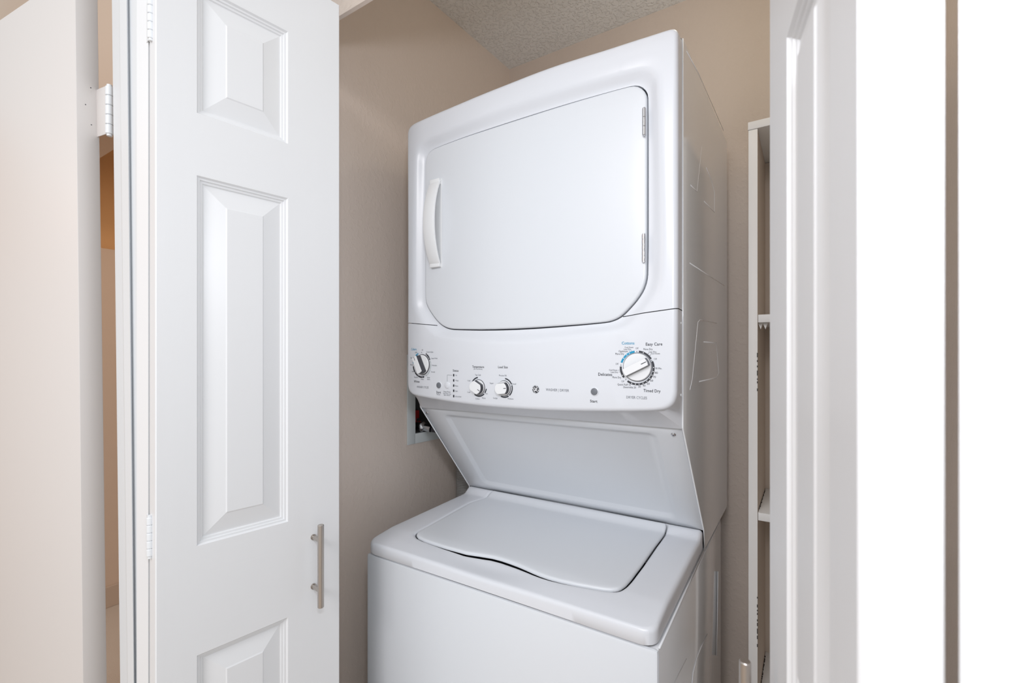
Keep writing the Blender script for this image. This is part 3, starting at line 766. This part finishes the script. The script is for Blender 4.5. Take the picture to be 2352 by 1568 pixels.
words([('Off', 970.3, 803.6, 3, 3), ('Light', 956, 808.8, 3, 5), ('Medium', 947.3, 821.8, 3, 8.5), ('Heavy', 945.6, 837.2, 3, 6), ('Light', 949, 852.4, 3, 5), ('Medium', 955.8, 866.2, 3, 9), ('Heavy', 970.3, 870.6, 3, 6.5),
       ('Bulky', 984.6, 866.7, 3, 6.5), ('Items', 984.6, 870.9, 3, 6.5), ('Drain & Spin', 987.5, 808.2, 3.2, 15), ('Speed Wash', 997.8, 822.8, 3, 14), ('Delicates', 998, 838.9, 3, 11), ('Casuals', 994.8, 853.8, 3, 9),
       ('Pause', 1007.4, 905.7, 2.8, 8), ('Deep Rinse', 1026.8, 899.5, 3.4, 16), ('Hold while using', 1027, 903.9, 2.6, 18), ('fabric softener', 1027, 907.3, 2.6, 15),
       ('On', 1048, 861.8, 3.2, 4), ('Wash', 1049.6, 873.8, 3.2, 7), ('Rinse', 1048.8, 886, 3.2, 7), ('Spin', 1048.4, 897.8, 3.2, 6), ('Lid Locked', 1052.4, 910.4, 3.2, 14),
       ('(All Cold Rinses)', 1098, 847.4, 2.6, 20), ('Tap Cold', 1097.8, 861, 3.4, 13), ('Cold', 1077.2, 874, 3.2, 6.5), ('Cool', 1076.6, 900.5, 3.2, 6), ('Colors', 1097, 915.6, 3.4, 10), ('Warm', 1111.3, 914, 3.4, 8.5), ('Hot', 1117.8, 903.8, 3.2, 5),
       ('Precise Fill', 1154.8, 862.2, 3.4, 17), ('Super', 1129.5, 879.8, 3.4, 9), ('Small', 1181, 881.6, 3.4, 9), ('Large', 1138, 913.9, 3.4, 9.5), ('Medium', 1172.8, 915.6, 3.4, 13)], M['ink2'])
# round emblem: black disc with light curls and monogram
x0, z0 = onf(1230.7, 894); sc = scale_at(1231, 894); Rr = 8.6*sc
bm = bmesh.new(); dot(bm, x0, z0, .001, .0003)
bm.clear()
arc(bm, x0, z0, Rr*1.08, 0, 360, .0003, .0005, 2)
nseg = 48
bm.faces.new([bm.verts.new((x0+Rr*.98*math.cos(2*math.pi*k/nseg), surf(x0)-.0007, z0+Rr*.98*math.sin(2*math.pi*k/nseg))) for k in range(nseg)])
def curl(cx_, cz_, r, a0, a1, wd_):
    n = 10; V = []
    for k in range(n+1):
        t = math.radians(a0+(a1-a0)*k/n); rr = r
        V.append([bm.verts.new((x0+cx_*Rr+(rr+q)*Rr*math.sin(t), surf(x0)-.0010, z0+cz_*Rr+(rr+q)*Rr*math.cos(t))) for q in (-wd_/2, wd_/2)])
    for A, B in zip(V, V[1:]): bm.faces.new((A[0], A[1], B[1], B[0])).material_index = 1
def disc_(cx_, cy_, r, mi, lift):
    bm.faces.new([bm.verts.new((x0+(cx_+r*math.cos(k*math.pi/6))*Rr, surf(x0)-lift, z0+(cy_+r*math.sin(k*math.pi/6))*Rr)) for k in range(12)]).material_index = mi
for k in range(4):                 # notches cut in the ring
    a = math.radians(12+90*k); disc_(math.sin(a)*.90, math.cos(a)*.90, .14, 1, .0011)
for sx_, sy_, a0, a1 in ((-.42, -.46, 40, 300), (.50, -.44, 60, 320), (-.42, .50, -150, 70), (.46, .50, -70, 150)):
    n_ = 14; V_ = []
    for k in range(n_+1):
        t_a = math.radians(a0+(a1-a0)*k/n_)
        V_.append([bm.verts.new((x0+(sx_+q_*math.sin(t_a))*Rr, surf(x0)-.0009, z0+(sy_+q_*math.cos(t_a))*Rr)) for q_ in (.10, .19)])
    for A, B in zip(V_, V_[1:]): bm.faces.new((A[0], A[1], B[1], B[0])).material_index = 1
local(obj('emblem', bm, [M['ink'], M['wink'], M['lgrey']], PANEL, recalc=False), ROOT)
em = words([('G', 1228.4, 894.2, 6.6), ('E', 1233.0, 894.2, 6.6)], M['wink'], 'emblem_monogram', .02)
for q_ in em.data.vertices: q_.co.y -= .0008; q_.co.x += (q_.co.z-z0)*.25
# two small screws on the side of the plastic panel
for v in (742, 907):
    c = atX(1563.5, v, XRT-.0012); bm = bmesh.new()
    tube(bm, [c, c+Vector((.0016, 0, 0))], .003, 12, rs=[.003, .0022]); local(obj('side_screw', bm, M['enamel_side'], PANEL, 35), ROOT)

for o in bpy.data.objects:
    if o.name.split('.')[0] in ('dial_ring', 'printed_lettering', 'emblem', 'emblem_monogram', 'bracket_line'): o['kind'] = 'stuff'
# ------------------------------------------------------------------ outlet box, valve and hoses at the left wall
OB = tag(empty('washer_outlet_box', (xleft(1.15), 1.15, EYE-.16)), 'white plastic water outlet box set in the taupe wall behind the panel', 'outlet box')
bm = bmesh.new()
def wb(y0, y1, z0, z1, o0, o1):
    prism(bm, [(xleft(y0)+o1, y0, z0), (xleft(y1)+o1, y1, z0), (xleft(y1)+o0, y1, z0), (xleft(y0)+o0, y0, z0)],
              [(xleft(y0)+o1, y0, z1), (xleft(y1)+o1, y1, z1), (xleft(y1)+o0, y1, z1), (xleft(y0)+o0, y0, z1)], .0008)
fy0, fz0 = 1.022, EYE-.276
wb(fy0, BY0+.002, fz0, EYE+.0, .0005, .004); wb(BY1-.002, BY1+.028, fz0, EYE, .0005, .004); wb(BY0, BY1, fz0, BZ0+.002, .0005, .004); wb(BY0, BY1, BZ1-.002, EYE, .0005, .004)
local(obj('flange', bm, M['pvc'], OB, 30), OB)
bm = bmesh.new(); wb(BY0, BY1, BZ0, BZ1, -.088, -.084); wb(BY0, BY0+.003, BZ0, BZ1, -.085, .001); wb(BY1-.003, BY1, BZ0, BZ1, -.085, .001)
wb(BY0, BY1, BZ0, BZ0+.003, -.085, .001); wb(BY0, BY1, BZ1-.003, BZ1, -.085, .001)
local(obj('box_shell', bm, M['boxin'], OB), OB)
c = atX(968, 979, xleft(1.1)-.004)
bm = bmesh.new()
tube(bm, [c+Vector((-.075, 0, .005)), c+Vector((-.03, 0, .004)), c+Vector((-.012, 0, .002))], .010, 16)
tube(bm, [c+Vector((-.012, 0, .002)), c+Vector((-.010, 0, .002)), c+Vector((.006, .001, -.001)), c+Vector((.008, .001, -.001)), c+Vector((.012, .002, -.002)), c+Vector((.034, .006, -.006))], .014, 18, rs=[.015, .017, .017, .0145, .011, .0105])
VAL = local(obj('valve', bm, M['chrome'], OB, 35), OB)
bm = bmesh.new(); d_ = c+Vector((-.030, .004, .036)); box(bm, d_.x-.007, d_.x+.007, d_.y-.010, d_.y+.012, d_.z-.013, d_.z+.013, .003)
tube(bm, [c+Vector((-.030, .004, .0)), d_], .004, 10)
local(obj('valve_handle', bm, M['red'], VAL, 35), OB)
H = tag(empty('supply_hose', tuple(c)), 'dark rubber supply hose running down from the outlet box behind the washer', 'hose')
bm = bmesh.new(); p0 = c+Vector((.0345, .006, -.006))
tube(bm, [p0, p0+Vector((.018, .02, -.006)), p0+Vector((.026, .05, -.012)), p0+Vector((.030, .14, -.025)), p0+Vector((.030, .22, -.05)), p0+Vector((.028, .27, -.12)), p0+Vector((.025, .285, -.5))], .009, 14)
local(obj('hose_body', bm, M['dark'], H, True), H)
DH = tag(empty('drain_hose', (-.965, 1.24, .4)), 'grey corrugated drain hose standing behind the washer left corner', 'hose')
bm = bmesh.new(); pts = []; rs = []
z = .35; k = 0
while z < EYE-.31:
    f = (z-.35)/(EYE-.66); pts.append((-.962-.012*f, 1.232+.006*f, z)); rs.append(.031 if k % 2 else .0275); z += .0027; k += 1
tube(bm, pts, .03, 20, rs=rs); local(obj('hose_body', bm, M['hose'], DH, 20), DH)

# ------------------------------------------------------------------ shelf unit at the right of the back wall
YS = 1.30; sxl = atY(1719, 800, YS).x; ZS = EYE+.5815
SH = tag(empty('shelf_unit', (sxl+.17, YS+.1, 0)), 'narrow white painted shelf unit against the back wall right of the dryer', 'shelf')
t_ = .0205
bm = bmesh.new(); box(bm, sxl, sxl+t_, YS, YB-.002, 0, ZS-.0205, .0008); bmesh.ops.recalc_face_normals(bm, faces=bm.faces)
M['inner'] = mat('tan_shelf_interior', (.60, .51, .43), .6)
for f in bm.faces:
    if f.normal.x > .9: f.material_index = 1  # inner face toned tan, its shade put into the colour
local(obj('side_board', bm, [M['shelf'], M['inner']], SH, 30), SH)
bm = bmesh.new(); box(bm, XR-t_-.002, XR-.002, YS, YB-.002, 0, ZS-.0205, .0008); local(obj('side_board', bm, M['shelf'], SH, 30), SH)
bm = bmesh.new(); box(bm, sxl-.001, XR-.002, YS-.001, YB-.002, ZS-.0195, ZS, .0008); local(obj('top_board', bm, M['shelf'], SH, 30), SH)
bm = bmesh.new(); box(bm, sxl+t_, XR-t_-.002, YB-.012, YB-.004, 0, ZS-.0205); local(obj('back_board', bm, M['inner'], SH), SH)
for v in (722.5, 1176, 1618):
    z = atY(1738, v, YS).z
    bm = bmesh.new(); box(bm, sxl+t_+.0008, XR-t_-.003, YS, YB-.013, z-.0195, z, .0008); b_ = local(obj('shelf_board', bm, M['shelf'], SH, 30), SH)
    # flaking paint line where the board meets the side
    if v > 1000:
        bm = bmesh.new(); y = YS+.03
        while y < YB-.04:
            l_ = random.uniform(.004, .016); box(bm, sxl+t_+.0003, sxl+t_+random.uniform(.0018, .003), y, y+l_, z+.0001, z+.0004); y += l_+random.uniform(.001, .006)
        local(tag(obj('chipped_paint', bm, M['chip'], b_), kind='stuff'), SH)
for du in (0, 11):
    bm = bmesh.new(); c = atY(1746+du, 747, YS+.02)
    prism(bm, [(c.x-.005, c.y, c.z+.006), (c.x+.006, c.y, c.z+.006), (c.x+.001, c.y, c.z-.010)], [(c.x-.005, c.y+.012, c.z+.006), (c.x+.006, c.y+.012, c.z+.006), (c.x+.001, c.y+.012, c.z-.010)], .0008)
    local(obj('shelf_clip', bm, M['shelf'], SH), SH)
bm = bmesh.new()
for va, vb in ((810, 900), (1370, 1490)):
    v = va
    while v < vb:
        l_ = random.uniform(3, 12); a = atY(1738.6, v, YS-.0003); b = atY(1738.6, v+l_, YS-.0003)
        box(bm, sxl+t_-.0014, sxl+t_+.0006, YS-.0006, YS+.0006, b.z, a.z); v += l_+random.uniform(3, 14)
local(tag(obj('chipped_paint', bm, M['chip'], SH), kind='stuff'), SH)
print('objects', len(bpy.data.objects))
